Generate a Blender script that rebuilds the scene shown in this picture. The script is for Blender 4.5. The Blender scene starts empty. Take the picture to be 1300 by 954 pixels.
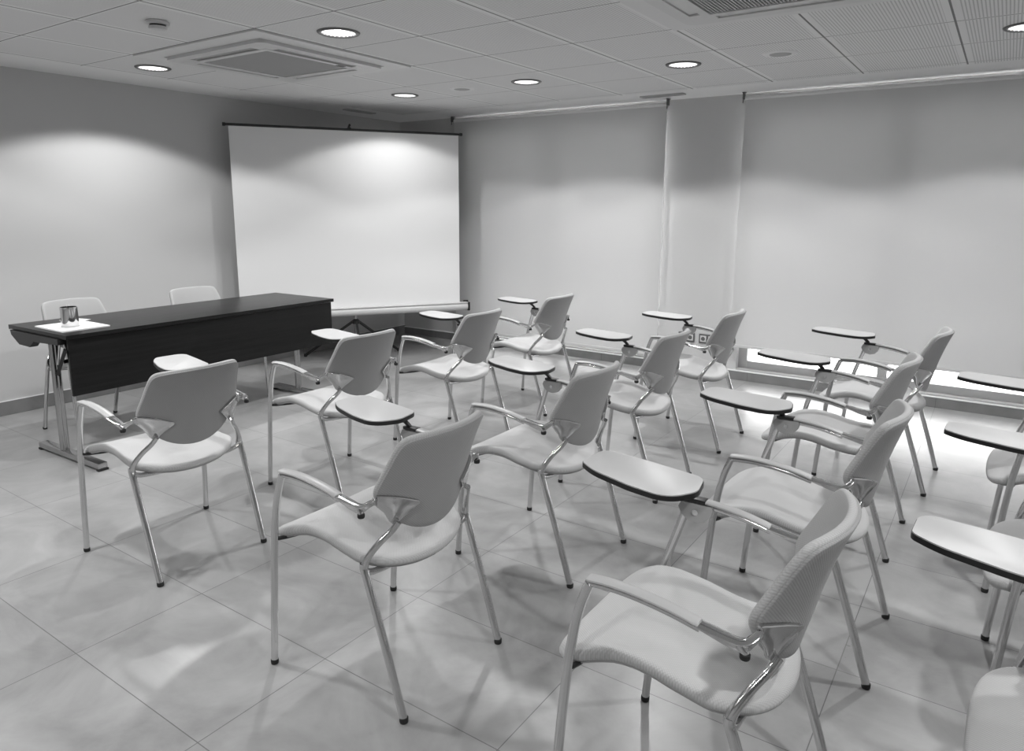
import bpy, bmesh, math, random
from mathutils import Vector, Matrix
random.seed(4)
PI = math.pi
D = bpy.data
COL = bpy.context.scene.collection

# ------------------------------------------------------------------ materials
def nt(name):
    m = D.materials.new(name); m.use_nodes = True
    t = m.node_tree
    return m, t, t.nodes['Principled BSDF'], t.nodes, t.links
def grey(v): return (v, v, v, 1)
def plain(name, v, rough=.5, metal=0, spec=.5, bump=None, coat=0):
    m, t, b, N, L = nt(name)
    b.inputs['Base Color'].default_value = grey(v)
    b.inputs['Roughness'].default_value = rough
    b.inputs['Metallic'].default_value = metal
    b.inputs['Specular IOR Level'].default_value = spec
    b.inputs['Coat Weight'].default_value = coat
    tc = N.new('ShaderNodeTexCoord')
    nz = N.new('ShaderNodeTexNoise'); nz.inputs['Scale'].default_value = bump[0] if bump else 6
    nz.inputs['Detail'].default_value = 3
    L.new(tc.outputs['Object'], nz.inputs['Vector'])
    mr = N.new('ShaderNodeMapRange'); mr.inputs[3].default_value = max(0, rough-.04); mr.inputs[4].default_value = min(1, rough+.04)
    L.new(nz.outputs['Fac'], mr.inputs[0]); L.new(mr.outputs[0], b.inputs['Roughness'])
    if bump:
        bp = N.new('ShaderNodeBump'); bp.inputs['Strength'].default_value = bump[1]; bp.inputs['Distance'].default_value = bump[2]
        L.new(nz.outputs['Fac'], bp.inputs['Height']); L.new(bp.outputs[0], b.inputs['Normal'])
    return m
def math_node(N, L, op, a, b=None, c=None):
    n = N.new('ShaderNodeMath'); n.operation = op
    for i, v in enumerate((a, b, c)):
        if v is None: continue
        if isinstance(v, (int, float)): n.inputs[i].default_value = v
        else: L.new(v, n.inputs[i])
    return n.outputs[0]
def mixf(N, L, fac, a, b):
    n = N.new('ShaderNodeMix'); n.data_type = 'RGBA'
    if isinstance(fac, (int, float)): n.inputs[0].default_value = fac
    else: L.new(fac, n.inputs[0])
    for i, v in ((6, a), (7, b)):
        if isinstance(v, (int, float)): n.inputs[i].default_value = grey(v)
        else: L.new(v, n.inputs[i])
    return n.outputs[2]

WALL = plain('painted_wall', .56, .75, spec=.25, bump=(180, .05, .001))
WHITE_PAINT = plain('white_paint', .80, .5)
CEIL = plain('plasterboard', .80, .8, spec=.2, bump=(120, .04, .001))
ALU = plain('polished_aluminium', .66, .13, metal=1)
STEEL = plain('brushed_steel', .45, .2, metal=1)
CHROME = plain('chrome', .70, .10, metal=1)
BLACK = plain('black_plastic', .012, .4)
RUBBER = plain('black_rubber', .015, .6)
BLACK_METAL = plain('black_metal', .018, .35)
PAD = plain('grey_arm_pad', .44, .38)
SHELL = plain('grey_plastic_shell', .33, .45)
TABLET = plain('pale_laminate', .50, .38, spec=.35)
EDGE = plain('black_edge_band', .010, .45)
WHITE_PL = plain('white_plastic', .62, .35)
PLATE = plain('white_metal_plate', .70, .5)
SCREEN = plain('matt_projection_fabric', .80, .85, spec=.1)
CASE = plain('white_metal_case', .62, .35)
GRILLE = plain('grille_plastic', .42, .5)
DARKSLOT = plain('dark_slot', .03, .7)
VENT = plain('grey_vent', .38, .5)
PAPER = plain('white_paper', .82, .6)
SOCKET = plain('grey_socket_plate', .12, .4)
CONCRETE = plain('outdoor_paving', .75, .9)
FRAME = plain('window_frame_metal', .40, .4)
RIM = plain('lamp_rim', .13, .35, metal=.6)
REFL = plain('lamp_reflector', .92, .45)

# woven fabric with a fine grid of dots
def fabric(name, v, ax):
    m, t, b, N, L = nt(name)
    b.inputs['Roughness'].default_value = .85
    b.inputs['Specular IOR Level'].default_value = .2
    b.inputs['Sheen Weight'].default_value = .15
    tc = N.new('ShaderNodeTexCoord')
    sp = N.new('ShaderNodeSeparateXYZ'); L.new(tc.outputs['Object'], sp.inputs[0])
    cb = N.new('ShaderNodeCombineXYZ'); L.new(sp.outputs[ax[0]], cb.inputs[0]); L.new(sp.outputs[ax[1]], cb.inputs[1])
    mp = N.new('ShaderNodeMapping'); L.new(cb.outputs[0], mp.inputs[0])
    mp.inputs['Rotation'].default_value = (0, 0, PI/4)
    vo = N.new('ShaderNodeTexVoronoi'); vo.voronoi_dimensions = '2D'; vo.inputs['Scale'].default_value = 210
    vo.inputs['Randomness'].default_value = 0
    L.new(mp.outputs[0], vo.inputs['Vector'])
    cr = N.new('ShaderNodeMapRange'); cr.inputs[1].default_value = .2; cr.inputs[2].default_value = .75
    L.new(vo.outputs['Distance'], cr.inputs[0])
    L.new(mixf(N, L, cr.outputs[0], v*1.06, v*.8), b.inputs['Base Color'])
    bp = N.new('ShaderNodeBump'); bp.inputs['Strength'].default_value = .5; bp.inputs['Distance'].default_value = .0008; bp.invert = True
    L.new(cr.outputs[0], bp.inputs['Height']); L.new(bp.outputs[0], b.inputs['Normal'])
    return m
FABRIC = fabric('light_grey_woven_fabric', .50, (0, 1))
FABRIC_FRONT = fabric('light_grey_woven_backrest_fabric', .45, (1, 2))
FABRIC_BACK = fabric('grey_woven_back_fabric', .33, (1, 2))

# blind: nearly opaque fabric that passes a little daylight
def blind_mat():
    m, t, b, N, L = nt('roller_blind_fabric')
    b.inputs['Base Color'].default_value = grey(.72); b.inputs['Roughness'].default_value = .8
    tr = N.new('ShaderNodeBsdfTranslucent'); tr.inputs[0].default_value = grey(.6)
    mx = N.new('ShaderNodeMixShader'); mx.inputs[0].default_value = .22
    L.new(b.outputs[0], mx.inputs[1]); L.new(tr.outputs[0], mx.inputs[2])
    tc = N.new('ShaderNodeTexCoord'); wv = N.new('ShaderNodeTexNoise'); wv.inputs['Scale'].default_value = 400
    L.new(tc.outputs['Object'], wv.inputs[0])
    bp = N.new('ShaderNodeBump'); bp.inputs['Strength'].default_value = .1; bp.inputs['Distance'].default_value = .0005
    L.new(wv.outputs['Fac'], bp.inputs['Height']); L.new(bp.outputs[0], b.inputs['Normal'])
    L.new(mx.outputs[0], N['Material Output'].inputs[0]); return m
BLIND = blind_mat()

def glass_mat():
    m, t, b, N, L = nt('window_glass')
    tr = N.new('ShaderNodeBsdfTransparent'); tr.inputs[0].default_value = grey(.94)
    gl = N.new('ShaderNodeBsdfGlossy'); gl.inputs['Roughness'].default_value = .02
    fr = N.new('ShaderNodeFresnel'); fr.inputs[0].default_value = 1.45
    mx = N.new('ShaderNodeMixShader'); L.new(fr.outputs[0], mx.inputs[0])
    L.new(tr.outputs[0], mx.inputs[1]); L.new(gl.outputs[0], mx.inputs[2])
    L.new(mx.outputs[0], N['Material Output'].inputs[0]); return m
GLASS = glass_mat()

def wood_mat():
    m, t, b, N, L = nt('dark_stained_wood')
    b.inputs['Specular IOR Level'].default_value = .33
    tc = N.new('ShaderNodeTexCoord')
    mp = N.new('ShaderNodeMapping'); L.new(tc.outputs['Object'], mp.inputs[0]); mp.inputs['Scale'].default_value = (14, .9, 26)
    nz = N.new('ShaderNodeTexNoise'); nz.inputs['Scale'].default_value = 2.2; nz.inputs['Detail'].default_value = 6; nz.inputs['Roughness'].default_value = .65
    L.new(mp.outputs[0], nz.inputs['Vector'])
    cr = N.new('ShaderNodeMapRange'); cr.inputs[1].default_value = .35; cr.inputs[2].default_value = .7
    L.new(nz.outputs['Fac'], cr.inputs[0])
    L.new(mixf(N, L, cr.outputs[0], .003, .010), b.inputs['Base Color'])
    mr = N.new('ShaderNodeMapRange'); mr.inputs[3].default_value = .28; mr.inputs[4].default_value = .38
    L.new(nz.outputs['Fac'], mr.inputs[0]); L.new(mr.outputs[0], b.inputs['Roughness'])
    return m
WOOD = wood_mat()

def line_mask(N, L, coord, off, step, half):
    d = math_node(N, L, 'PINGPONG', math_node(N, L, 'SUBTRACT', coord, off), step/2)
    return math_node(N, L, 'LESS_THAN', d, half)
def floor_mat():
    m, t, b, N, L = nt('stone_floor_tiles')
    tc = N.new('ShaderNodeTexCoord'); sx = N.new('ShaderNodeSeparateXYZ'); L.new(tc.outputs['Object'], sx.inputs[0])
    g = math_node(N, L, 'MAXIMUM', line_mask(N, L, sx.outputs[0], FX, FSX, .0015), line_mask(N, L, sx.outputs[1], FY, FSY, .0015))
    n1 = N.new('ShaderNodeTexNoise'); n1.inputs['Scale'].default_value = 2.6; n1.inputs['Detail'].default_value = 8; n1.inputs['Roughness'].default_value = .62; n1.inputs['Distortion'].default_value = .6
    L.new(tc.outputs['Object'], n1.inputs['Vector'])
    # every tile has its own cast
    cx = math_node(N, L, 'FLOOR', math_node(N, L, 'DIVIDE', math_node(N, L, 'SUBTRACT', sx.outputs[0], FX), FSX))
    cy = math_node(N, L, 'FLOOR', math_node(N, L, 'DIVIDE', math_node(N, L, 'SUBTRACT', sx.outputs[1], FY), FSY))
    cb = N.new('ShaderNodeCombineXYZ'); L.new(cx, cb.inputs[0]); L.new(cy, cb.inputs[1])
    wn = N.new('ShaderNodeTexWhiteNoise'); wn.noise_dimensions = '3D'; L.new(cb.outputs[0], wn.inputs['Vector'])
    v = math_node(N, L, 'ADD', n1.outputs['Fac'], math_node(N, L, 'MULTIPLY', math_node(N, L, 'SUBTRACT', wn.outputs['Value'], .5), .10))
    mr = N.new('ShaderNodeMapRange'); mr.inputs[1].default_value = .3; mr.inputs[2].default_value = .72
    L.new(v, mr.inputs[0])
    c = mixf(N, L, mr.outputs[0], .25, .40)
    L.new(mixf(N, L, g, c, .15), b.inputs['Base Color'])
    r = N.new('ShaderNodeMapRange'); r.inputs[3].default_value = .24; r.inputs[4].default_value = .36
    L.new(n1.outputs['Fac'], r.inputs[0]); L.new(r.outputs[0], b.inputs['Roughness'])
    b.inputs['Specular IOR Level'].default_value = .5
    bp = N.new('ShaderNodeBump'); bp.inputs['Strength'].default_value = .35; bp.inputs['Distance'].default_value = .001; bp.invert = True
    L.new(g, bp.inputs['Height']); L.new(bp.outputs[0], b.inputs['Normal'])
    return m
FX, FY, FSX, FSY = 3.2724, -5.1059, .6977, .4531
FLOOR = floor_mat()
def base_mat():
    m, t, b, N, L = nt('grey_stone_skirting')
    tc = N.new('ShaderNodeTexCoord'); sx = N.new('ShaderNodeSeparateXYZ'); L.new(tc.outputs['Object'], sx.inputs[0])
    g = math_node(N, L, 'MAXIMUM', line_mask(N, L, sx.outputs[0], FX, FSX, .0015), line_mask(N, L, sx.outputs[1], FY, FSY, .0015))
    n1 = N.new('ShaderNodeTexNoise'); n1.inputs['Scale'].default_value = 9; n1.inputs['Detail'].default_value = 6
    L.new(tc.outputs['Object'], n1.inputs['Vector'])
    L.new(mixf(N, L, g, mixf(N, L, n1.outputs['Fac'], .17, .27), .12), b.inputs['Base Color'])
    b.inputs['Roughness'].default_value = .4; return m
BASE = base_mat()
GX, GY = 2.9444, -3.5749          # a crossing of the ceiling grid
def ceil_tile_mat():
    m, t, b, N, L = nt('slotted_ceiling_tiles')
    tc = N.new('ShaderNodeTexCoord'); sx = N.new('ShaderNodeSeparateXYZ'); L.new(tc.outputs['Object'], sx.inputs[0])
    g1 = line_mask(N, L, sx.outputs[0], GX, .6, .0050); g2 = line_mask(N, L, sx.outputs[1], GY, .6, .0042)
    g = math_node(N, L, 'MAXIMUM', g1, g2)
    # fine slots running in the y direction, with plain margins along the main rails
    sl = math_node(N, L, 'PINGPONG', sx.outputs[0], .0075)
    slot = math_node(N, L, 'LESS_THAN', sl, .0028)
    dx = math_node(N, L, 'PINGPONG', math_node(N, L, 'SUBTRACT', sx.outputs[0], GX), .3)
    dy = math_node(N, L, 'PINGPONG', math_node(N, L, 'SUBTRACT', sx.outputs[1], GY), .3)
    inn = math_node(N, L, 'MULTIPLY', math_node(N, L, 'GREATER_THAN', dx, .035), math_node(N, L, 'GREATER_THAN', dy, .012))
    slot = math_node(N, L, 'MULTIPLY', slot, inn)
    c = mixf(N, L, math_node(N, L, 'MULTIPLY', slot, .45), .80, .25)
    L.new(mixf(N, L, g, c, .22), b.inputs['Base Color'])
    b.inputs['Roughness'].default_value = .8; b.inputs['Specular IOR Level'].default_value = .2
    return m
CTILE = ceil_tile_mat()
def emit_mat(name, s):
    m, t, b, N, L = nt(name)
    e = N.new('ShaderNodeEmission'); e.inputs[0].default_value = grey(1); e.inputs[1].default_value = s
    L.new(e.outputs[0], N['Material Output'].inputs[0]); return m
BULB = emit_mat('lit_lamp', 9)

# ------------------------------------------------------------------ mesh helpers
def finish(name, bm, mat, parent=None, smooth=True, angle=.7):
    me = D.meshes.new(name)
    bmesh.ops.recalc_face_normals(bm, faces=bm.faces[:])
    bm.to_mesh(me); bm.free()
    for mm in (mat if isinstance(mat, (list, tuple)) else [mat]): me.materials.append(mm)
    if smooth:
        for p in me.polygons: p.use_smooth = True
        try: me.set_sharp_from_angle(angle=angle)
        except Exception: pass
    o = D.objects.new(name, me); COL.objects.link(o)
    if parent is not None: o.parent = parent
    return o
def tag(o, label=None, cat=None, group=None, kind=None):
    if label: o['label'] = label
    if cat: o['category'] = cat
    if group: o['group'] = group
    if kind: o['kind'] = kind
    return o
def empty(name, loc=(0, 0, 0), rz=0):
    o = D.objects.new(name, None); COL.objects.link(o); o.empty_display_size = .1
    o.location = loc; o.rotation_euler = (0, 0, rz); return o
def box(bm, x0, x1, y0, y1, z0, z1, bev=0, mat=0):
    vs = [bm.verts.new((x, y, z)) for x in (x0, x1) for y in (y0, y1) for z in (z0, z1)]
    fs = [bm.faces.new([vs[i] for i in q]) for q in ((0, 1, 3, 2), (4, 6, 7, 5), (0, 4, 5, 1), (2, 3, 7, 6), (0, 2, 6, 4), (1, 5, 7, 3))]
    for f in fs: f.material_index = mat
    if bev:
        es = list({e for f in fs for e in f.edges})
        r = bmesh.ops.bevel(bm, geom=es, offset=bev, segments=2, profile=.7, affect='EDGES')
        for f in r['faces']: f.material_index = mat
    return vs
def cr_path(pts, sub=6):
    """Catmull-Rom through points that may carry extra values"""
    P = [list(p) for p in pts]; n = len(P[0]); out = []
    for i in range(len(P)-1):
        a = P[max(0, i-1)]; b = P[i]; c = P[i+1]; d = P[min(len(P)-1, i+2)]
        for k in range(sub):
            t = k/sub
            out.append([.5*(2*b[j]+(c[j]-a[j])*t+(2*a[j]-5*b[j]+4*c[j]-d[j])*t*t+(3*b[j]-a[j]-3*c[j]+d[j])*t**3) for j in range(n)])
    out.append(P[-1]); return out
def tube(bm, pts, r=None, seg=12, smooth=0, flat=1.0, up=None):
    """pts: (x,y,z[,r]); flat squeezes the section across 'up'"""
    P = [tuple(p)+((r,) if len(p) == 3 else ()) for p in pts]
    if smooth: P = cr_path(P, smooth)
    V = [Vector(p[:3]) for p in P]; n = len(V)
    T = [((V[min(i+1, n-1)]-V[max(i-1, 0)]).normalized()) for i in range(n)]
    u = Vector(up) if up else (Vector((0, 1, 0)) if abs(T[0].y) < .9 else Vector((1, 0, 0)))
    rings = []
    for i in range(n):
        u = (u-T[i]*u.dot(T[i])).normalized(); w = T[i].cross(u)
        rings.append([bm.verts.new(V[i]+(u*math.cos(a)*flat+w*math.sin(a))*P[i][3]) for a in [2*PI*k/seg for k in range(seg)]])
    for a, b in zip(rings, rings[1:]):
        for k in range(seg): bm.faces.new((a[k], a[(k+1) % seg], b[(k+1) % seg], b[k]))
    bm.faces.new(rings[0][::-1]); bm.faces.new(rings[-1])
def cyl(bm, c, r, z0, z1, seg=24, axis='z', r2=None):
    d = {'z': Vector((0, 0, 1)), 'y': Vector((0, 1, 0)), 'x': Vector((1, 0, 0))}[axis]
    c = Vector(c); tube(bm, [tuple(c+d*z0)+(r,), tuple(c+d*z1)+(r2 if r2 is not None else r,)], seg=seg)
def lathe(bm, prof, c=(0, 0, 0), seg=32, close=False):
    rings = [[bm.verts.new((c[0]+r*math.cos(2*PI*k/seg), c[1]+r*math.sin(2*PI*k/seg), c[2]+z)) for k in range(seg)] for r, z in prof]
    for a, b in zip(rings, rings[1:]):
        for k in range(seg): bm.faces.new((a[k], a[(k+1) % seg], b[(k+1) % seg], b[k]))
    if close:
        bm.faces.new(rings[0][::-1]); bm.faces.new(rings[-1])
def smooth_closed(pts, sub=5):
    n = len(pts); out = []
    for i in range(n):
        a, b, c, d = pts[i-1], pts[i], pts[(i+1) % n], pts[(i+2) % n]
        for k in range(sub):
            t = k/sub
            out.append(tuple(.5*(2*b[j]+(c[j]-a[j])*t+(2*a[j]-5*b[j]+4*c[j]-d[j])*t*t+(3*b[j]-a[j]-3*c[j]+d[j])*t**3) for j in (0, 1)))
    return out
def slab(bm, outline, S, thick, centre, rings=7, rnd=.5, mat_rim=None):
    """cushion over a curved surface: S(u,v)->(point, unit normal); rounded rim"""
    n = len(outline); cu, cv = centre
    def ring(t, off, grow=0):
        out = []
        for (u, v) in outline:
            du, dv = u-cu, v-cv; l = math.hypot(du, dv)
            uu, vv = cu+du*(t-grow/l), cv+dv*(t-grow/l)
            p, nn = S(uu, vv); out.append(bm.verts.new(p+nn*off))
        return out
    R = []; h = thick/2; e = min(h, .5*thick)*rnd*2
    for k in range(1, rings): R.append(ring(k/rings, thick, 0 if k < rings-1 else 0))
    for k in range(0, 7):
        a = PI/2-PI*k/6
        R.append(ring(1, h+h*math.sin(a), e*(1-math.cos(a))))
    for k in range(rings-1, 0, -1): R.append(ring(k/rings, 0))
    p, nn = S(cu, cv); top = bm.verts.new(p+nn*thick); bot = bm.verts.new(p)
    for k in range(n): bm.faces.new((top, R[0][k], R[0][(k+1) % n]))
    for a, b in zip(R, R[1:]):
        for k in range(n): bm.faces.new((a[k], b[k], b[(k+1) % n], a[(k+1) % n]))
    for k in range(n): bm.faces.new((bot, R[-1][(k+1) % n], R[-1][k]))
def prism(bm, pts, z0, z1, bev=0):
    a = [bm.verts.new((x, y, z0)) for x, y in pts]; b = [bm.verts.new((x, y, z1)) for x, y in pts]
    n = len(pts); fs = [bm.faces.new(a[::-1]), bm.faces.new(b)]
    for k in range(n): fs.append(bm.faces.new((a[k], a[(k+1) % n], b[(k+1) % n], b[k])))
    if bev: bmesh.ops.bevel(bm, geom=list({e for f in fs[:2] for e in f.edges}), offset=bev, segments=2, profile=.6, affect='EDGES')
def round_poly(pts, rs, seg=6):
    out = []; n = len(pts)
    for i in range(n):
        p = Vector(pts[i]); a = Vector(pts[i-1]); b = Vector(pts[(i+1) % n]); r = rs[i] if isinstance(rs, (list, tuple)) else rs
        da = (a-p).normalized(); db = (b-p).normalized(); ang = da.angle(db)
        l = min(r/math.tan(ang/2), .48*min((a-p).length, (b-p).length)); r = l*math.tan(ang/2)
        c = p+(da+db).normalized()*(r/math.sin(ang/2)); s = p+da*l; e = p+db*l
        a0 = math.atan2(s.y-c.y, s.x-c.x); a1 = math.atan2(e.y-c.y, e.x-c.x)
        d = (a1-a0+PI) % (2*PI)-PI
        for k in range(seg+1): out.append((c.x+r*math.cos(a0+d*k/seg), c.y+r*math.sin(a0+d*k/seg)))
    return out
def copy_tree(o, parent=None):
    c = o.copy(); COL.objects.link(c)
    if parent is not None: c.parent = parent
    for ch in list(o.children): copy_tree(ch, c)
    return c

# ------------------------------------------------------------------ room
H = 2.368; XR = 8.2; YB = -8.4
bm = bmesh.new(); box(bm, -.2, XR+.2, YB-.2, .25, -.15, 0)
tag(finish('floor', bm, FLOOR, smooth=False), 'pale stone tile floor of the seminar room', kind='structure')

LAMPS = [(1.444, -1.475), (2.644, -1.475), (3.844, -1.475), (5.644, -1.475),
         (.844, -3.275), (2.644, -3.275), (6.244, -3.275),
         (.844, -5.075), (2.644, -5.075), (6.244, -5.075),
         (2.644, -6.875), (5.044, -6.875)]
# ceiling slab with a tiled field, plaster border and round cut-outs for the lamps
bm = bmesh.new()
X0, X1, Y0, Y1 = .50, XR, YB, -.50
vs = box(bm, -.2, XR+.2, YB-.2, .25, H, H+.14)
o = finish('ceiling', bm, [CEIL, CTILE], smooth=False)
bm = bmesh.new()
for (lx, ly) in LAMPS: cyl(bm, (lx, ly, 0), .098, H-.05, H+.10, seg=40)
cut = finish('cut', bm, CEIL, smooth=False)
md = o.modifiers.new('b', 'BOOLEAN'); md.operation = 'DIFFERENCE'; md.object = cut; md.solver = 'EXACT'
dg = bpy.context.evaluated_depsgraph_get()
nm = D.meshes.new_from_object(o.evaluated_get(dg)); o.modifiers.clear(); old = o.data; o.data = nm; D.meshes.remove(old)
D.objects.remove(cut)
nm.name = 'ceiling'
tag(o, 'pale ceiling of the seminar room with plaster border', kind='structure')
# the tile field: a thin layer of slotted tiles under the slab, cut out round the lamps
bm = bmesh.new()
ys = [Y1]+[GY+.6*k for k in range(5, -9, -1) if GY+.6*k < Y1-.01]
xs = [X0]+[GX+.6*k for k in range(-3, 9)]
def tile(x0, x1, y0, y1):
    lam = [l for l in LAMPS if x0 < l[0] < x1 and y0 < l[1] < y1]
    z = H-.006
    if not lam:
        v = [bm.verts.new(p) for p in ((x0, y0, z), (x1, y0, z), (x1, y1, z), (x0, y1, z))]; bm.faces.new(v); return
    lx, ly = lam[0]; n = 32
    def sq(a):
        c, s = math.cos(a), math.sin(a)
        t = min(((x1-lx) if c > 0 else (x0-lx))/c if abs(c) > 1e-6 else 9, ((y1-ly) if s > 0 else (y0-ly))/s if abs(s) > 1e-6 else 9)
        return (lx+c*t, ly+s*t, z)
    an = [PI/4+2*PI*k/n for k in range(n)]
    A = [bm.verts.new((lx+.098*math.cos(a), ly+.098*math.sin(a), z)) for a in an]; B = [bm.verts.new(sq(a)) for a in an]
    for k in range(n): bm.faces.new((A[k], B[k], B[(k+1) % n], A[(k+1) % n]))
xe = [X0, .544]+[GX+.6*k for k in range(-3, 9)]
for i in range(len(xe)-1):
    for j in range(len(ys)-1): tile(xe[i], xe[i+1], ys[j+1], ys[j])
# rim down the field edges
tf = finish('ceiling.001', bm, CTILE, smooth=False)
for v in tf.data.polygons: pass
tag(tf, 'slotted square ceiling tiles in a metal grid', kind='structure')

def wall(name, boxes, mat=WALL, label=None):
    bm = bmesh.new()
    for b in boxes: box(bm, *b)
    return tag(finish(name, bm, mat, smooth=False), label, kind='structure')
wall('wall_left', [(-.2, 0, YB-.2, .25, 0, H)], label='plain light wall behind the dark table')
wall('wall_right', [(XR, XR+.2, YB-.2, .25, 0, H)], label='plain side wall out of view')
wall('wall_back', [(0, XR, YB-.2, YB, 0, H)], label='plain wall behind the camera')
W1 = (.95, 3.14); W2 = (3.86, 7.60); WB, WT = .085, 2.28
wall('wall_front', [(0, W1[0], 0, .25, 0, H), (W1[1], W2[0], 0, .25, 0, H), (W2[1], XR, 0, .25, 0, H),
                    (W1[0], W1[1], 0, .25, 0, WB), (W2[0], W2[1], 0, .25, 0, WB),
                    (W1[0], W1[1], 0, .25, WT, H), (W2[0], W2[1], 0, .25, WT, H)], label='window wall with a pillar between two blinds')
# skirting
def skirting(name, b, cap, label):
    bm = bmesh.new(); box(bm, *b, bev=.002); box(bm, *cap, bev=.001, mat=1)
    tag(finish(name, bm, [BASE, WHITE_PAINT], smooth=False), label, kind='structure')
skirting('baseboard_left', (.0005, .013, YB+.02, -.0005, .0005, .098), (.0005, .011, YB+.02, -.0005, .098, .102), 'grey stone skirting along the left wall')
skirting('baseboard_front', (.0135, XR-.02, -.016, -.0005, .0005, .076), (.0135, XR-.02, -.020, -.0005, .0762, .084), 'grey stone skirting with a light top edge under the windows')
skirting('baseboard_right', (XR-.013, XR-.0005, YB+.02, -.021, .0005, .098), (XR-.011, XR-.0005, YB+.02, -.021, .098, .102), 'grey skirting on the side wall')

def window(name, x0, x1, mull, label):
    r = empty(name, ((x0+x1)/2, .12, WB)); tag(r, label, kind='structure'); cx = (x0+x1)/2
    bm = bmesh.new(); y0, y1 = -.055, .015; h = WT-WB; w = x1-x0; xs = -w/2
    box(bm, xs+.001, xs+.075, y0, y1, .001, h-.001, .003); box(bm, -xs-.075, -xs-.001, y0, y1, .001, h-.001, .003)
    box(bm, xs+.075, -xs-.075, y0, y1, .001, .075, .003); box(bm, xs+.075, -xs-.075, y0, y1, h-.075, h-.001, .003)
    for m in mull: box(bm, m-cx-.035, m-cx+.035, y0, y1, .075, h-.075, .003)
    finish('window_frame', bm, FRAME, r, smooth=False)
    ed = [xs+.075]+sum([[m-cx-.035, m-cx+.035] for m in mull], [])+[-xs-.075]
    for k in range(0, len(ed), 2):
        bm = bmesh.new(); box(bm, ed[k]-.004, ed[k+1]+.004, -.024, -.018, .07, h-.07)
        finish('window_pane', bm, GLASS, r, smooth=False)
    bm = bmesh.new(); box(bm, xs+.002, -xs-.002, -.118, -.056, .001, .012, .002)
    finish('window_sill', bm, FRAME, r, smooth=False)
window('window_1', W1[0], W1[1], [2.0], 'tall window hidden behind the left blind')
window('window_2', W2[0], W2[1], [4.98, 6.1], 'tall window whose lowest strip glows below the right blind')

# outdoor ground, lit by the sky
bm = bmesh.new(); box(bm, -14, 26, .26, 30, -.30, -.12)
tag(finish('paving', bm, CONCRETE, smooth=False), 'bright pale paving outside the window', 'paving', kind='structure')

# ------------------------------------------------------------------ roller blinds
def blind(x0, x1, zb, label):
    r = empty('roller_blind', ((x0+x1)/2, -.09, zb)); tag(r, label, 'blind', 'roller blinds on the window wall')
    cx = (x0+x1)/2; a, b = x0-cx, x1-cx; top = H-zb
    bm = bmesh.new(); n = 60
    V = []
    for k in range(n+1):
        x = a+(b-a)*k/n; off = .0012*math.sin(k*.35)
        V.append([bm.verts.new((x, off, z)) for z in (.012, top*.5, top-.045)]+[bm.verts.new((x, off+.0012, z)) for z in (.012, top*.5, top-.045)])
    for p, q in zip(V, V[1:]):
        for i in (0, 1): bm.faces.new((p[i], q[i], q[i+1], p[i+1])); bm.faces.new((p[3+i], p[4+i], q[4+i], q[3+i]))
        bm.faces.new((p[0], p[3], q[3], q[0])); bm.faces.new((p[2], q[2], q[5], p[5]))
    for p in (V[0], V[-1]):
        bm.faces.new((p[0], p[1], p[4], p[3])); bm.faces.new((p[1], p[2], p[5], p[4]))
    finish('blind_fabric', bm, BLIND, r)
    bm = bmesh.new(); box(bm, a, b, -.008, .010, 0, .022, .004); finish('bottom_bar', bm, WHITE_PL, r)
    bm = bmesh.new(); tube(bm, [(a-.005, .010, top-.046), (b+.005, .010, top-.046)], .017, seg=20); finish('roller_tube', bm, WHITE_PAINT, r)
    for x in (a-.012, b+.012):
        bm = bmesh.new(); box(bm, x-.004, x+.004, -.036, .016, top-.055, top-.001, .002); box(bm, x-.012, x+.012, -.024, .020, top-.006, top-.001, .001)
        tube(bm, [(x, -.026, top-.05), (x, -.030, top-.085)], .004, seg=8)
        finish('bracket', bm, RIM, r)
blind(.84, 3.165, .135, 'wide pale roller blind left of the pillar, reaching almost to the skirting')
blind(3.83, 7.75, .300, 'wide pale roller blind right of the pillar, with daylight glowing under it')

# ------------------------------------------------------------------ ceiling fittings
def downlight():
    r = empty('downlight', (0, 0, H))
    bm = bmesh.new(); lathe(bm, [(.088, -.008), (.090, -.014), (.100, -.016), (.110, -.012), (.113, -.007), (.088, -.0065), (.088, -.008)], seg=40); finish('rim', bm, RIM, r)
    bm = bmesh.new(); seg = 48
    prof = [(.089, -.010), (.084, .010), (.072, .035), (.055, .058), (.035, .070)]
    rings = [[bm.verts.new((rr*(1+(.012 if k % 2 else -.012))*math.cos(2*PI*k/seg), rr*(1+(.012 if k % 2 else -.012))*math.sin(2*PI*k/seg), z)) for k in range(seg)] for rr, z in prof]
    for a, b in zip(rings, rings[1:]):
        for k in range(seg): bm.faces.new((a[k], a[(k+1) % seg], b[(k+1) % seg], b[k]))
    bm.faces.new(rings[-1]); finish('reflector', bm, REFL, r, smooth=False)
    for s in (-1, 1):
        bm = bmesh.new(); tube(bm, [(-.045, s*.022, .022), (.045, s*.022, .022)], .012, seg=14); finish('lamp_tube', bm, BULB, r)
    return r
LD = D.lights.new('downlight_beam', 'SPOT')
LD.energy = 27; LD.spot_size = math.radians(135); LD.spot_blend = .16; LD.shadow_soft_size = .05
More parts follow.
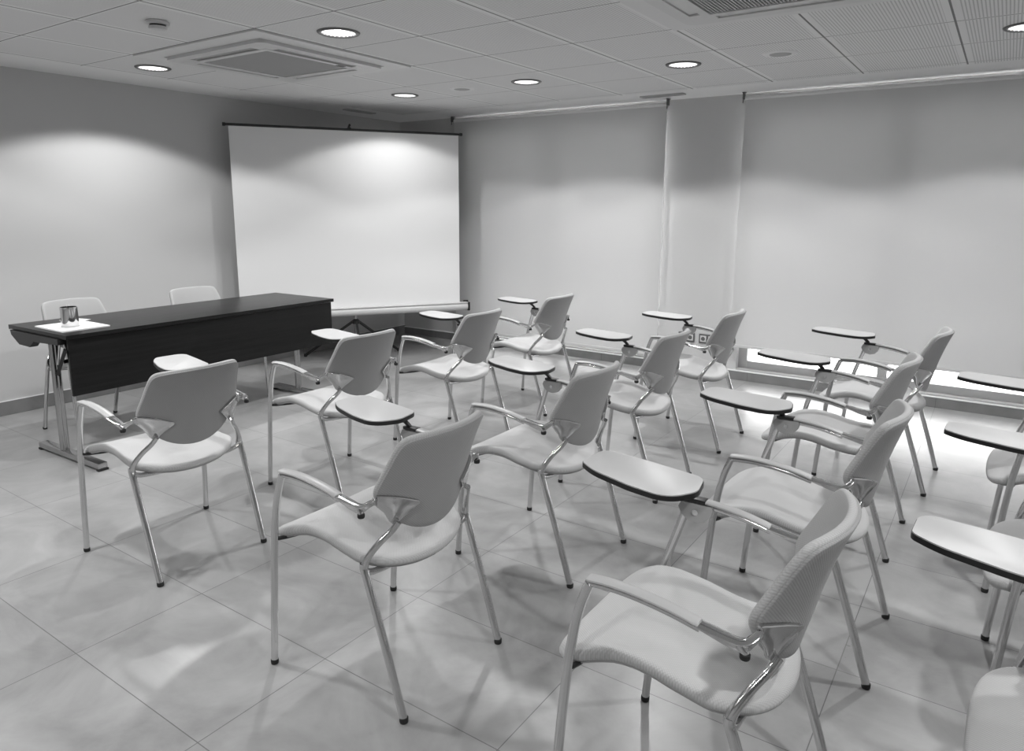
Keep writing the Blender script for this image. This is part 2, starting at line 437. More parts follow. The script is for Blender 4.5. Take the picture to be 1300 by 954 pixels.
# a downlight throws most of its light straight down
LD.use_nodes = True; LT = LD.node_tree; LE = LT.nodes['Emission']
ltc = LT.nodes.new('ShaderNodeTexCoord'); lsx = LT.nodes.new('ShaderNodeSeparateXYZ'); LT.links.new(ltc.outputs['Normal'], lsx.inputs[0])
lab = LT.nodes.new('ShaderNodeMath'); lab.operation = 'ABSOLUTE'; LT.links.new(lsx.outputs[2], lab.inputs[0])
lmr = LT.nodes.new('ShaderNodeMapRange'); lmr.inputs[1].default_value = .35; lmr.inputs[2].default_value = 1; lmr.inputs[3].default_value = .50; lmr.inputs[4].default_value = 1.0
LT.links.new(lab.outputs[0], lmr.inputs[0]); LT.links.new(lmr.outputs[0], LE.inputs[1])
dl0 = downlight()
DL = {0: 'round lit downlight nearest the projection screen, over its right half', 1: 'round lit downlight in the window row, second from the screen',
      2: 'round lit downlight over the seats by the pillar', 3: 'round lit downlight at the right edge of the photo',
      4: 'round lit downlight above the dark table, left of the air conditioner', 5: 'large round lit downlight beside the air conditioner, top centre-left'}
for i, (lx, ly) in enumerate(LAMPS):
    d = dl0 if i == 0 else copy_tree(dl0)
    d.location = (lx, ly, H)
    tag(d, DL.get(i, 'round lit downlight in the ceiling outside the photo'), 'ceiling light', 'recessed downlights')
    s = D.objects.new('downlight_beam', LD); COL.objects.link(s); s.location = (0, 0, -.018); s.parent = d

def cassette(x, y, label):
    r = empty('ceiling_air_conditioner', (x, y, H-.006)); tag(r, label, 'air conditioner', 'ceiling air conditioners')
    def frame(bm, o, i, z0, z1, ro=.02):
        A = round_poly([(-o, -o), (o, -o), (o, o), (-o, o)], ro); B = round_poly([(-i, -i), (i, -i), (i, i), (-i, i)], ro*.5)
        n = len(A)
        L = [[bm.verts.new((p[0], p[1], z)) for p in Q] for Q, z in ((A, z0), (A, z1), (B, z1), (B, z0))]
        for a, b in zip(L, L[1:]+L[:1]):
            for k in range(n): bm.faces.new((a[k], a[(k+1) % n], b[(k+1) % n], b[k]))
    bm = bmesh.new(); frame(bm, .597, .474, 0, -.010, .01); finish('surround', bm, PLATE, r, angle=.5)
    # panel ring with four air slots: strips between slots
    bm = bmesh.new()
    frame(bm, .472, .405, -.002, -.028, .05)
    frame(bm, .350, .310, -.002, -.030, .02)
    for k in range(4):
        c, s = round(math.cos(k*PI/2)), round(math.sin(k*PI/2))
        for (u0, u1, v0, v1) in ((.350, .405, .300, .350), (.350, .405, -.350, -.300), (.350, .405, .350, .405)):
            xs_ = sorted((c*u0-s*v0, c*u1-s*v1)); ys_ = sorted((s*u0+c*v0, s*u1+c*v1))
            box(bm, xs_[0], xs_[1], ys_[0], ys_[1], -.0285, -.002)
    finish('panel', bm, WHITE_PL, r, smooth=False)
    bm = bmesh.new(); box(bm, -.45, .45, -.45, .45, -.0045, -.001); finish('air_duct', bm, DARKSLOT, r, smooth=False)
    for k in range(4):
        # swing flaps: open on two sides, shut on the two sides facing the window corner
        ang = (-.5, -.5, .06, .06)[k]; rot = (-PI/2, 0, PI/2, PI)[k]
        bm = bmesh.new(); w_ = .012 if k < 2 else .026; box(bm, -w_, w_, -.296, .296, -.002, .002, .001)
        o = finish('air_flap', bm, WHITE_PL if k > 1 else GRILLE, r, smooth=False)
        o.matrix_local = Matrix.Rotation(rot, 4, 'Z') @ Matrix.Translation((.378, 0, -.018)) @ Matrix.Rotation(ang, 4, 'Y')
    bm = bmesh.new()
    for k in range(40):
        u = -.305+.61*(k+.5)/40; box(bm, u-.0045, u+.0045, -.308, .308, -.026, -.008)
    for k in (-.1, .1): box(bm, -.308, .308, k-.004, k+.004, -.024, -.009)
    finish('intake_grille', bm, GRILLE, r, smooth=False)
    bm = bmesh.new(); box(bm, .315, .345, .20, .26, -.032, -.029, .002); finish('display', bm, BLACK, r)
cassette(1.744, -2.975, 'square ceiling air conditioner above the dark table')
cassette(4.744, -2.975, 'square ceiling air conditioner cut off by the top edge of the photo')

def speaker(x, y, label):
    r = empty('ceiling_speaker', (x, y, H-.006)); tag(r, label, 'ceiling speaker', 'round ceiling speakers')
    bm = bmesh.new(); lathe(bm, [(.062, -.002), (.064, -.007), (.098, -.004), (.102, 0), (.062, 0), (.062, -.002)], seg=36); finish('rim', bm, CEIL, r)
    bm = bmesh.new(); lathe(bm, [(.0005, -.001), (.063, -.001), (.063, -.005), (.0005, -.006)], seg=36); finish('grille', bm, VENT, r)
speaker(2.044, -1.475, 'small round ceiling speaker between the two downlights over the screen')
speaker(4.444, -1.475, 'small round ceiling speaker right of the downlight by the pillar')
r = empty('smoke_detector', (2.06, -3.93, H-.006)); tag(r, 'white round smoke detector on the ceiling left of the air conditioner', 'smoke detector')
bm = bmesh.new(); lathe(bm, [(.0005, 0), (.052, 0), (.056, -.004), (.055, -.018), (.0005, -.018)], seg=32); finish('base', bm, WHITE_PL, r)
bm = bmesh.new(); lathe(bm, [(.0005, -.018), (.038, -.018), (.038, -.026), (.0005, -.026)], seg=32); finish('vent_ring', bm, BLACK, r)
bm = bmesh.new(); lathe(bm, [(.0005, -.026), (.043, -.026), (.042, -.040), (.030, -.046), (.0005, -.047)], seg=32); finish('cover', bm, WHITE_PL, r)
def ceiling_vent(x, y, rz, label):
    r = empty('ceiling_vent', (x, y, H), rz); tag(r, label, 'vent', 'slim ceiling vents')
    o_ = round_poly([(-.19, -.042), (.19, -.042), (.19, .042), (-.19, .042)], .012)
    i_ = round_poly([(-.172, -.028), (.172, -.028), (.172, .028), (-.172, .028)], .006)
    bm = bmesh.new(); n = len(o_)
    Ls = [[bm.verts.new((p[0], p[1], z)) for p in Q] for Q, z in ((o_, -.0005), (o_, -.008), (i_, -.011), (i_, -.0005))]
    for a, b in zip(Ls, Ls[1:]+Ls[:1]):
        for k in range(n): bm.faces.new((a[k], a[(k+1) % n], b[(k+1) % n], b[k]))
    finish('frame', bm, GRILLE, r)
    bm = bmesh.new(); box(bm, -.17, .17, -.027, .027, -.003, -.0006); finish('backing', bm, DARKSLOT, r, smooth=False)
    for k in range(3):
        bm = bmesh.new(); y0 = -.018+.018*k; box(bm, -.17, .17, y0-.005, y0+.005, -.009, -.004, .001); finish('slat', bm, VENT, r)
ceiling_vent(3.21, -.30, 0, 'slim grey vent in the ceiling border above the pillar')
ceiling_vent(.33, -.92, PI/2, 'slim grey vent in the ceiling corner above the projection screen')

# ------------------------------------------------------------------ wall sockets on the pillar
def wall_socket(x, label):
    r = empty('wall_socket', (x, 0, .325)); tag(r, label, 'socket', 'double wall sockets on the pillar')
    bm = bmesh.new(); box(bm, -.075, .075, -.009, -.0005, -.042, .042, .003); finish('plate', bm, SOCKET, r)
    for s in (-1, 1):
        bm = bmesh.new(); box(bm, s*.036-.026, s*.036+.026, -.012, -.009, -.027, .027, .003); f = finish('outlet', bm, WHITE_PL, r)
        bm = bmesh.new(); cyl(bm, (s*.036, -.0125, 0), .018, -.0003, .0003, axis='y'); finish('outlet_hole', bm, SOCKET, f)
wall_socket(3.41, 'double wall socket low on the pillar, the left one, half behind a chair')
wall_socket(3.60, 'double wall socket low on the pillar, the right one nearer the bright window gap')

# ------------------------------------------------------------------ projection screen
ang = math.atan2(-.541+2.297, 1.285-.144)
scr = empty('projection_screen', (.144+.557*1.047, -2.297+.839*1.047+.0, 0), ang)
scr.location = (.144+math.cos(ang)*1.047, -2.297+math.sin(ang)*1.047, 0)
tag(scr, 'large white tripod projection screen with a black top bar standing in the corner', 'projection screen')
def sx(s): return s-1.047
# local +x runs along the screen to the right, -y faces the room
bm = bmesh.new(); box(bm, sx(.034), sx(2.068), -.003, 0, .52, 2.125); finish('screen_fabric', bm, SCREEN, scr, smooth=False)
bm = bmesh.new(); tube(bm, [(sx(.0), -.001, 2.13), (sx(2.094), -.001, 2.13)], .011, seg=14)
for s in (.0, 2.094): cyl(bm, (sx(s), -.001, 2.13), .015, -.012, .012, axis='x', seg=16)
finish('top_bar', bm, BLACK_METAL, scr)
bm = bmesh.new(); z0 = .488
prof = [(-.030+.034*math.cos(a), z0+.038*math.sin(a)) for a in [2*PI*k/20 for k in range(20)]]
A = [bm.verts.new((sx(-.035), y, z)) for y, z in prof]; B = [bm.verts.new((sx(2.135), y, z)) for y, z in prof]
for k in range(20): bm.faces.new((A[k], A[(k+1) % 20], B[(k+1) % 20], B[k]))
bm.faces.new(A[::-1]); bm.faces.new(B); box(bm, sx(-.035), sx(2.135), -.062, -.002, .520, .530, .002)
finish('screen_case', bm, CASE, scr, angle=.9)
for s, w in ((-.035, -1), (2.135, 1)):
    bm = bmesh.new(); x0, x1 = sorted((sx(s)+w*.0005, sx(s)+w*.020)); box(bm, x0, x1, -.069, .010, z0-.042, z0+.044, .008)
    box(bm, min(x0, x0-w*.03), max(x1, x1-w*.03), -.012, .006, z0+.0445, z0+.056, .003)
    finish('end_cap', bm, BLACK, scr)
bm = bmesh.new(); tube(bm, [(0, .030, .14), (0, .030, 1.2)], .016, seg=16); tube(bm, [(0, .030, 1.2), (0, .030, 2.165)], .011, seg=16); finish('pole', bm, STEEL, scr)
bm = bmesh.new(); box(bm, -.015, .015, .004, .048, 2.12, 2.150, .004); tube(bm, [(0, .03, 2.15), (0, .012, 2.168), (0, -.012, 2.172), (0, -.022, 2.160)], .008, seg=8, smooth=3); finish('hook', bm, BLACK, scr)
bm = bmesh.new(); box(bm, -.028, .028, -.004, .058, .455, .50, .006); finish('case_bracket', bm, BLACK, scr)
bm = bmesh.new(); lathe(bm, [(.0175, .36), (.032, .365), (.036, .38), (.032, .40), (.0175, .41)], (0, .03, 0), 20); finish('tripod_hub', bm, BLACK, scr)
bm = bmesh.new(); lathe(bm, [(.0175, .17), (.030, .175), (.030, .195), (.0175, .20)], (0, .03, 0), 20); finish('tripod_collar', bm, BLACK, scr)
inv = Matrix.Translation(scr.location) @ Matrix.Rotation(ang, 4, 'Z'); inv.invert()
hub = Vector((0, .03, .385)); f1 = inv @ Vector((.123, -1.550, .006)); f2 = inv @ Vector((.672, -.818, .006))
hp = Vector((0, .03, 0)); f3 = hp-((f1-hp).normalized()+(f2-hp).normalized()).normalized()*.52; f3.z = .006
for f in (f1, f2, f3):
    d = (f-hp); d.z = 0; d.normalize()
    bm = bmesh.new(); a = hub+d*.03; tube(bm, [tuple(a), tuple(f+Vector((0, 0, .008)))], .013, seg=4, flat=.6)
    lg = finish('tripod_leg', bm, BLACK_METAL, scr, smooth=False)
    bm = bmesh.new(); m_ = a.lerp(f, .55); c_ = Vector((0, .03, .185))+d*.028; tube(bm, [tuple(c_), tuple(m_)], .006, seg=8); finish('brace', bm, BLACK_METAL, lg)
    bm = bmesh.new(); cyl(bm, (f.x, f.y, 0), .015, .0005, .03, seg=14); finish('rubber_foot', bm, RUBBER, lg)

# ------------------------------------------------------------------ dark table
TA_ = math.atan2(-2.283+4.267, 1.343-1.401)-PI/2
tb = empty('conference_table', (1.04, -3.254, 0), TA_)
tag(tb, 'long dark wooden folding table with modesty panel and chrome T legs', 'table')
TL, TW, TZ = 1.99, .69, .742
bm = bmesh.new(); box(bm, -TW/2, TW/2, -TL/2, TL/2, TZ-.024, TZ, .003); finish('tabletop', bm, WOOD, tb)
bm = bmesh.new(); tube(bm, [(-TW/2+.006, -TL/2+.0, TZ-.0235), (-TW/2+.006, TL/2, TZ-.0235)], .004, seg=8); finish('edge_strip', bm, BLACK, tb)
bm = bmesh.new(); box(bm, TW/2-.045, TW/2-.027, -TL/2+.02, TL/2-.005, .385, TZ-.030, .002); finish('modesty_panel', bm, WOOD, tb)
for k, yy in enumerate((-.985, .755)):
    bm = bmesh.new()
    tube(bm, [(.165, yy-.010, .045), (.165, yy-.010, TZ-.065)], .015, seg=14); tube(bm, [(.165, yy+.010, .045), (.165, yy+.010, TZ-.065)], .016, seg=14)
    lg = finish('leg', bm, STEEL, tb)
    bm = bmesh.new(); box(bm, -.10, .585-.005, yy-.027, yy+.027, .012, .046, .010); finish('foot_beam', bm, STEEL, lg)
    for x in (-.09, .57):
        bm = bmesh.new(); box(bm, x-.014, x+.014, yy-.028, yy+.028, .0005, .0118, .002); finish('foot_pad', bm, RUBBER, lg)
    bm = bmesh.new()
    pts = [(-.30, TZ-.026), (-.29, TZ-.055), (-.20, TZ-.105), (-.07, TZ-.108), (-.02, TZ-.07), (.27, TZ-.06), (.27, TZ-.026)]
    A = [bm.verts.new((x, yy-.022, z)) for x, z in pts]; B = [bm.verts.new((x, yy+.022, z)) for x, z in pts]
    n = len(pts); bm.faces.new(A); bm.faces.new(B[::-1])
    for q in range(n): bm.faces.new((A[q], B[q], B[(q+1) % n], A[(q+1) % n]))
    finish('support_arm', bm, BLACK, tb, smooth=False)
    bm = bmesh.new(); tube(bm, [(.182, yy, .50), (.300, yy, .655)], .018, seg=4, flat=.5); finish('folding_brace', bm, BLACK, tb, smooth=False)
    bm = bmesh.new(); tube(bm, [(.20, yy, .56), (.25, yy, .70)], .006, seg=10); finish('gas_strut', bm, CHROME, tb)
bm = bmesh.new(); tube(bm, [(.165, -.945, .56), (.165, .715, .56)], .015, seg=14); finish('crossbar', bm, STEEL, tb)

# things on the table
r = empty('pen_cup', (1.165, -4.10, TZ+.0105), 0)
tag(r, 'shiny metal cup on the white sheets at the near end of the dark table', 'cup')
bm = bmesh.new(); R_ = .046
lathe(bm, [(.0005, .006), (R_-.004, .006), (R_-.004, .117), (R_, .118), (R_+.0006, .112), (R_, .106), (R_, .012), (R_-.001, .008), (.0005, .0055)], seg=40); finish('body', bm, CHROME, r)
bm = bmesh.new(); lathe(bm, [(.0005, 0), (R_+.001, 0), (R_+.001, .0075), (R_-.001, .0078), (.0005, .005)], seg=40); finish('base_ring', bm, WHITE_PL, r)
for (x, y, a, l) in ((.012, .006, .08, .118), (-.010, -.012, -.1, .115)):
    p = empty('pencil', (1.165+x, -4.10+y, TZ+.0105+.008)); p.rotation_euler = (a, a*.6, 0)
    tag(p, 'thin pencil standing in the metal cup, %s' % ('tip to the right' if x > 0 else 'tip to the left'), 'pencil', 'pencils in the cup')
    bm = bmesh.new(); tube(bm, [(0, 0, .0), (0, 0, l)], .0032, seg=6); finish('shaft', bm, STEEL, p, smooth=False)
    bm = bmesh.new(); tube(bm, [(0, 0, l, .0032), (0, 0, l+.008, .0006)], seg=6); finish('tip', bm, WHITE_PL, p, smooth=False)
bm = bmesh.new()
c_, s_ = math.cos(.02), math.sin(.02)
box(bm, -.165, .165, -.135, .135, 0, .009, .0015)
o = finish('paper_pad', bm, PAPER); o.location = (1.133, -4.075, TZ+.0008); o.rotation_euler = (0, 0, .02)
tag(o, 'thick square white paper pad under the metal cup on the dark table', 'paper pad')
bm = bmesh.new(); box(bm, -.075, .075, -.05, .05, 0, .003, .0008)
o = finish('note_sheet', bm, PAPER); o.location = (.875, -3.945, TZ+.0008); o.rotation_euler = (0, 0, .25)
tag(o, 'small white note sheet behind the metal cup on the dark table', 'paper')

# ------------------------------------------------------------------ the chair
def interp(K, t):
    for i in range(len(K)-1):
        if K[i][0] <= t <= K[i+1][0]: break
    def slope(j):
        if j == 0 or j == len(K)-1: return 0 if False else (K[min(j+1, len(K)-1)][1]-K[max(j-1, 0)][1])/(K[min(j+1, len(K)-1)][0]-K[max(j-1, 0)][0])
        return (K[j+1][1]-K[j-1][1])/(K[j+1][0]-K[j-1][0])
    h = K[i+1][0]-K[i][0]; q = (t-K[i][0])/h
    return ((2*q**3-3*q*q+1)*K[i][1]+(q**3-2*q*q+q)*h*slope(i)+(3*q*q-2*q**3)*K[i+1][1]+(q**3-q*q)*h*slope(i+1))
def S_back(u, v, push=0):
    """back shell surface: u = sideways, v = height"""
    def X(u, v):
        K = [(.505, -.200), (.56, -.214), (.60, -.224), (.66, -.238), (.72, -.255), (.78, -.275), (.84, -.299)]
        if v <= K[0][0]: x = K[0][1]
        elif v >= K[-1][0]: x = K[-1][1]
        else:
            x = interp(K, v)
        kk = 1.75-.40*min(1, max(0, (v-.66)/.17))
        return x+kk*u*u
    e = .01
    dxu = (X(u+e, v)-X(u-e, v))/(2*e); dxv = (X(u, v+e)-X(u, v-e))/(2*e)
    n = Vector((1, -dxu, -dxv)).normalized()
    return Vector((X(u, v), u, v)), n
def S_seat(u, v, push=0):
    """seat underside: u = forward, v = sideways"""
    K = [(-.25, .376), (-.20, .396), (-.13, .411), (-.05, .417), (.01, .425), (.07, .438), (.12, .442), (.18, .438), (.23, .428), (.27, .412), (.31, .385)]
    def Z(u, v):
        if u <= K[0][0]: z = K[0][1]
        elif u >= K[-1][0]: z = K[-1][1]
        else:
            z = interp(K, u)
        w = min(1, max(.15, (.25-u)/.10))*min(1, max(0, (u+.22)/.09))
        return z+.015*w*(v/.215)**2
    e = .012
    du = (Z(u+e, v)-Z(u-e, v))/(2*e); dv = (Z(u, v+e)-Z(u, v-e))/(2*e)
    n = Vector((-du, -dv, 1)).normalized()
    return Vector((u, v, Z(u, v))), n
half = [(.838, .0), (.837, .08), (.833, .15), (.824, .180), (.800, .193), (.74, .204), (.69, .214), (.665, .217), (.640, .211), (.60, .186), (.56, .150), (.53, .105), (.512, .055)]
back_out = [(y, z) for z, y in half]+[(0, .506)]+[(-y, z) for z, y in half[:0:-1]]
back_out = smooth_closed(back_out, 3)
seat_half = [(.297, 0), (.295, .09), (.288, .165), (.272, .220), (.238, .247), (.195, .240), (.13, .221), (.05, .215), (-.03, .217), (-.085, .220), (-.128, .198), (-.162, .153), (-.187, .085)]
seat_out = seat_half+[(-.197, 0)]+[(u, -v) for u, v in seat_half[:0:-1]]
seat_out = smooth_closed(seat_out, 3)

def scaled(out, c, s): return [(c[0]+(u-c[0])*s, c[1]+(v-c[1])*s) for u, v in out]
def push(S, d):
    def f(u, v):
        p, n = S(u, v); return p+n*d, n
    return f

TAB = [(.458, -.190), (.452, -.325), (.300, -.303), (.118, -.268), (.100, -.165), (.150, -.080), (.270, -.100), (.400, -.145)]
def chair(kind):
    """kind: 'tablet' = writing tablet on the sitter's right; 'plain' = two plain arms"""
    r = empty('tablet_arm_chair' if kind == 'tablet' else 'armchair')
    bm = bmesh.new(); slab(bm, seat_out, push(S_seat, .0055), .030, (0, 0), rings=8, rnd=.5); finish('seat', bm, FABRIC, r, angle=1.2)
    bm = bmesh.new(); slab(bm, scaled(seat_out, (0, 0), .955), S_seat, .0075, (0, 0), rings=6, rnd=.4); finish('seat_shell', bm, SHELL, r, angle=1.2)
    bm = bmesh.new(); slab(bm, back_out, push(S_back, .006), .021, (0, .67), rings=8, rnd=.5); finish('backrest', bm, FABRIC_FRONT, r, angle=1.2)
    bm = bmesh.new(); slab(bm, scaled(back_out, (0, .67), .975), S_back, .009, (0, .67), rings=8, rnd=.3); finish('back_shell', bm, FABRIC_BACK, r, angle=1.2)
    for s in (1, -1):
        tab = kind == 'tablet' and s == -1
        # front leg
        bm = bmesh.new()
        top = [(.2145, s*.268, .563), (.201, s*.266, .617), (.184, s*.264, .664)] if not tab else [(.194, s*.268, .558), (.180, s*.266, .602), (.170, s*.264, .635)]
        mid = [(.245, s*.2715, .29), (.231, s*.270, .455), (.2235, s*.269, .508)] if not tab else [(.245, s*.2715, .27), (.230, s*.270, .40), (.214, s*.269, .490)]
        tube(bm, [(.265, s*.274, .012)]+mid+top, .0115, seg=14, smooth=4)
        lg = finish('leg', bm, ALU, r)
        bm = bmesh.new(); lathe(bm, [(.0005, 0), (.0115, 0), (.0126, .004), (.0126, .015), (.0112, .017), (.0005, .017)], (.265, s*.274, .0003), 16); finish('foot_cap', bm, RUBBER, lg)
        # rear leg up to the knee
        bm = bmesh.new()
        tube(bm, [(-.264, s*.232, .012), (-.215, s*.233, .17), (-.165, s*.234, .32), (-.133, s*.2345, .415), (-.124, s*.2345, .438), (-.124, s*.233, .452)], .0122, seg=14, smooth=4)
        lg = finish('leg', bm, ALU, r)
        bm = bmesh.new(); lathe(bm, [(.0005, 0), (.0120, 0), (.0132, .004), (.0132, .015), (.0118, .017), (.0005, .017)], (-.265, s*.232, .0003), 16); finish('foot_cap', bm, RUBBER, lg)
        # strut from the knee back up to the bracket, then the cast bracket and the arm joint
        bm = bmesh.new()
        tube(bm, [(-.124, s*.233, .440, .0125), (-.133, s*.226, .470, .0105), (-.155, s*.203, .510, .0100), (-.180, s*.175, .545, .0098), (-.194, s*.160, .572, .0100)], seg=12, smooth=4)
        # one cast piece: flat arm end, spur for the stacking bumper, then a triangular wing on the back shell
        ST = []                                   # (top point, bottom z, half width top, half width bottom, side vector)
        for x, y, z, zb, wt, wb in ((-.056, .262, .6565, .644, .0165, .007), (-.085, .262, .6525, .636, .0165, .007), (-.112, .2625, .6490, .629, .0155, .007), (-.136, .2625, .6470, .6235, .0140, .007)):
            ST.append((x, y, z, zb, wt, wb, 0, 1))
        ST.append((-.152, .257, .6480, .6235, .0125, .007, -.45, .89))
        ST.append((-.163, .245, .6540, .636, .0105, .006, -.75, .66))
        ST.append((-.170, .231, .6600, .643, .0085, .006, -.88, .48))
        for y, z, zb in ((.212, .6640, .632), (.190, .6600, .607), (.168, .6540, .568), (.150, .6480, .566), (.128, .6390, .588), (.106, .6290, .608), (.097, .6240, .616)):
            p_, n_ = S_back(y, (z+zb)/2); pt, _n = S_back(y, z); p_ = pt-n_*.0075
            ST.append((p_.x, p_.y, z, zb, .0065, .0060, n_.x, -n_.y*0 if False else n_.y))
        ST = cr_path(ST, 4); rings = []
        for (x, y, z, zb, wt, wb, nx, ny) in ST:
            L_ = math.hypot(nx, ny); nx, ny = nx/L_, ny/L_
            h_ = max(.004, z-zb)
            def back_x(zz):
                if y > .214: return 0
                return S_back(y, zz)[0].x-S_back(y, z)[0].x
            sec = []
            for w_, f in ((wt*.75, 0), (wt, .0025/h_), (wt*.97, .006/h_), (wb, min(.8, .011/h_+.1)), (wb, .93), (wb*.5, 1), (-wb*.5, 1), (-wb, .93), (-wb, min(.8, .011/h_+.1)), (-wt*.97, .006/h_), (-wt, .0025/h_), (-wt*.75, 0)):
                zz = z-h_*min(f, 1)
                sec.append(bm.verts.new((x+back_x(zz)+nx*w_, s*(y+ny*w_), zz)))
            rings.append(sec)
        for a_, b_ in zip(rings, rings[1:]):
            for k in range(12): bm.faces.new((a_[k], a_[(k+1) % 12], b_[(k+1) % 12], b_[k]))
        bm.faces.new(rings[0][::-1]); bm.faces.new(rings[-1])
        tube(bm, [(-.143, s*.263, .640, .012), (-.150, s*.264, .631, .0095), (-.153, s*.264, .624, .0085)], seg=12, smooth=3)
        finish('back_bracket', bm, ALU, r, angle=.9)
        bm = bmesh.new(); lathe(bm, [(.0005, 0), (.009, .001), (.0105, .004), (.0105, .012), (.007, .0135), (.0005, .0135)], (-.153, s*.264, .6115), 14); finish('bumper', bm, RUBBER, r)
        # arm rail and its pad
        pth = [(-.062, .262, .6525), (.0, .264, .6665), (.07, .265, .6755), (.13, .265, .6775), (.186, .265, .6735)]
        if tab: pth = pth[:4]+[(.150, .264, .6765)]
        bm = bmesh.new(); tube(bm, [(x, s*y, z-.0105, .0078) for x, y, z in pth], seg=10, smooth=4); finish('arm_rail', bm, ALU, r)
        pp = cr_path(pth, 5); bm = bmesh.new(); rows = []
        for i, (x, y, z) in enumerate(pp):
            if tab and x > .12: break
            w = .0165 if 0 < i < len(pp)-1 else .0150
            rows.append([bm.verts.new((x, s*y+a, z+b)) for a, b in ((-w, .001), (-w*.95, .0045), (-w*.6, .0070), (0, .0078), (w*.6, .0070), (w*.95, .0045), (w, .001), (w*.7, -.002), (-w*.7, -.002))])
        for a, b in zip(rows, rows[1:]):
            for k in range(9): bm.faces.new((a[k], a[(k+1) % 9], b[(k+1) % 9], b[k]))
        bm.faces.new(rows[0]); bm.faces.new(rows[-1][::-1]); finish('arm_pad', bm, PAD, r, angle=.9)
    bm = bmesh.new(); tube(bm, [(-.122, -.230, .440), (-.128, -.20, .415), (-.128, 0, .402), (-.128, .20, .415), (-.122, .230, .440)], .010, seg=10, smooth=4); finish('rear_crossbar', bm, ALU, r)
    bm = bmesh.new(); tube(bm, [(.232, -.266, .452), (.222, -.238, .438), (.205, 0, .420), (.222, .238, .438), (.232, .266, .452)], .0065, seg=10, smooth=4); finish('front_crossbar', bm, BLACK_METAL, r)
    if kind == 'tablet':
        y = -.264
        # hinge housing: half disc hanging from the arm, in the plane of the arm
        bm = bmesh.new(); pts = [(.178, .672), (.186, .655), (.176, .635), (.158, .622), (.134, .617), (.110, .624), (.094, .642), (.088, .662), (.092, .674)]
        A = [bm.verts.new((x, y-.013, z)) for x, z in pts]; B = [bm.verts.new((x, y+.013, z)) for x, z in pts]; n = len(pts)
        fa = bm.faces.new(A); fb = bm.faces.new(B[::-1])
        for k in range(n): bm.faces.new((A[k], B[k], B[(k+1) % n], A[(k+1) % n]))
        bmesh.ops.bevel(bm, geom=list(set(list(fa.edges)+list(fb.edges))), offset=.003, segments=2, profile=.6, affect='EDGES')
        hg = finish('tablet_hinge', bm, PAD, r, angle=.6)
        bm = bmesh.new(); cyl(bm, (.136, y, .648), .0085, -.0155, .0155, axis='y', seg=16); finish('bolt', bm, CHROME, hg)
        bm = bmesh.new(); box(bm, .110, .172, y-.014, y+.014, .6745, .686, .003)
        tube(bm, [(.150, y, .684, .009), (.165, y+.006, .702, .009), (.185, y+.022, .722, .010), (.20, y+.035, .727, .012)], seg=8, smooth=3, flat=.8)
        box(bm, .16, .31, -.262, -.170, .7255, .7298, .001)
        finish('tablet_bracket', bm, BLACK_METAL, r, angle=.6)
        out = round_poly(TAB, [.030, .040, .4, .045, .06, .07, .3, .3], 6)
        bm = bmesh.new(); prism(bm, out, .7300, .7432, .002)
        tb_ = finish('writing_tablet', bm, EDGE, r, angle=.6)
        cx = sum(p[0] for p in out)/len(out); cy = sum(p[1] for p in out)/len(out)
        inn = [(cx+(x-cx)*(1-.0022/math.hypot(x-cx, y_-cy)), cy+(y_-cy)*(1-.0022/math.hypot(x-cx, y_-cy))) for x, y_ in out]
        bm = bmesh.new(); prism(bm, inn, .7433, .7465, .0006)
        o = finish('laminate_top', bm, TABLET, tb_, angle=.6); o['label'] = 'pale laminate writing surface'
    return r

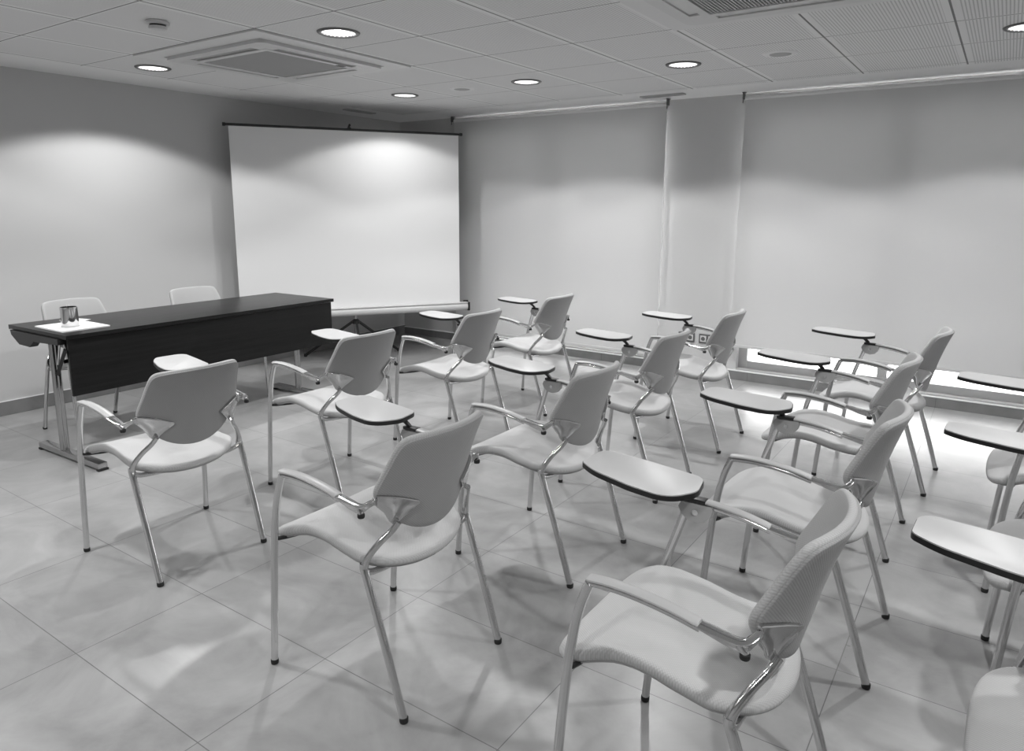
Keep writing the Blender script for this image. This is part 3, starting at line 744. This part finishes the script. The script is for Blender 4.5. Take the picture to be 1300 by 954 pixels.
ROWS = [('first', 'nearest the dark table'), ('second', 'behind the front row'), ('third', 'two rows back'), ('last', 'cut by the right edge of the photo')]
proto = chair('tablet')
seats = [
 (2.833, -4.471, 178.1, 'leftmost grey tablet-arm chair, front row, facing the near end of the dark table'),
 (2.847, -3.545, 178.5, 'grey tablet-arm chair in the front row, second from left, facing the dark table'),
 (2.866, -2.615, 180.5, 'grey tablet-arm chair in the front row, third from left, before the screen'),
 (2.839, -1.659, 180.0, 'farthest grey tablet-arm chair of the front row, near the window wall'),
 (4.119, -4.487, 179.8, 'large grey tablet-arm chair seen from behind at the bottom left-centre'),
 (4.144, -3.566, 179.3, 'grey tablet-arm chair in the second row, second from the near end, at photo centre'),
 (4.089, -2.619, 179.7, 'grey tablet-arm chair in the second row, third from the near end, right of centre'),
 (4.105, -1.710, 180.4, 'grey tablet-arm chair in the second row, far end, in front of the pillar sockets'),
 (5.183, -4.508, 180.2, 'largest grey tablet-arm chair at the bottom right, woven seat filling the foreground'),
 (5.190, -3.560, 180.5, 'grey tablet-arm chair in the third row, directly beyond the largest foreground chair'),
 (5.135, -2.620, 178.5, 'grey tablet-arm chair in the third row, third from the near end, over pale glare'),
 (5.202, -1.725, 177.5, 'grey tablet-arm chair in the third row, far end, beside the glowing window gap'),
 (6.010, -2.630, 180.0, 'grey tablet-arm chair cut by the right edge, farthest of three'),
 (6.020, -3.550, 180.0, 'grey tablet-arm chair cut by the right edge, middle of three'),
 (6.015, -4.480, 180.0, 'grey tablet-arm chair cut by the right edge, nearest of three'),
]
for i, (x, y, a, lab) in enumerate(seats):
    c = proto if i == 0 else copy_tree(proto)
    c.location = (x, y, 0); c.rotation_euler = (0, 0, math.radians(a))
    tag(c, lab, 'chair', 'tablet-arm chairs facing the table')
pc = chair('plain')
for i, (x, y, a, lab) in enumerate([(.825, -3.825, 2, 'grey armchair behind the dark table, the left one behind the metal cup'),
                                    (.815, -2.965, -2, 'grey armchair behind the dark table, the right one by the projection screen')]):
    c = pc if i == 0 else copy_tree(pc)
    c.location = (x, y, 0); c.rotation_euler = (0, 0, math.radians(a))
    tag(c, lab, 'chair', 'armchairs behind the table')

# ------------------------------------------------------------------ daylight
w = D.worlds.new('sky'); bpy.context.scene.world = w; w.use_nodes = True
bg = w.node_tree.nodes['Background']; bg.inputs[0].default_value = grey(1); bg.inputs[1].default_value = 7.5

# ------------------------------------------------------------------ camera
cam = D.cameras.new('camera'); co = D.objects.new('camera', cam); COL.objects.link(co)
R0 = ((0.8240733, 0.5664585, 0.0052888), (-0.109996, 0.1508476, 0.9824184), (-0.5557014, 0.8101665, -0.1866177))
m = Matrix.Identity(4)
for i in range(3):
    m[i][0] = R0[0][i]; m[i][1] = R0[1][i]; m[i][2] = -R0[2][i]
m.translation = Vector((5.66157789, -6.04214522, 1.4674681)); co.matrix_world = m
cam.sensor_width = 36; cam.lens = 903.36088/1300*36; cam.shift_y = -44/1300; cam.clip_start = .05
sc = bpy.context.scene; sc.camera = co
sc.view_settings.view_transform = 'Standard'; sc.view_settings.look = 'None'
sc.view_settings.gamma = 1; sc.view_settings.use_curve_mapping = False
sc.view_settings.exposure = .62
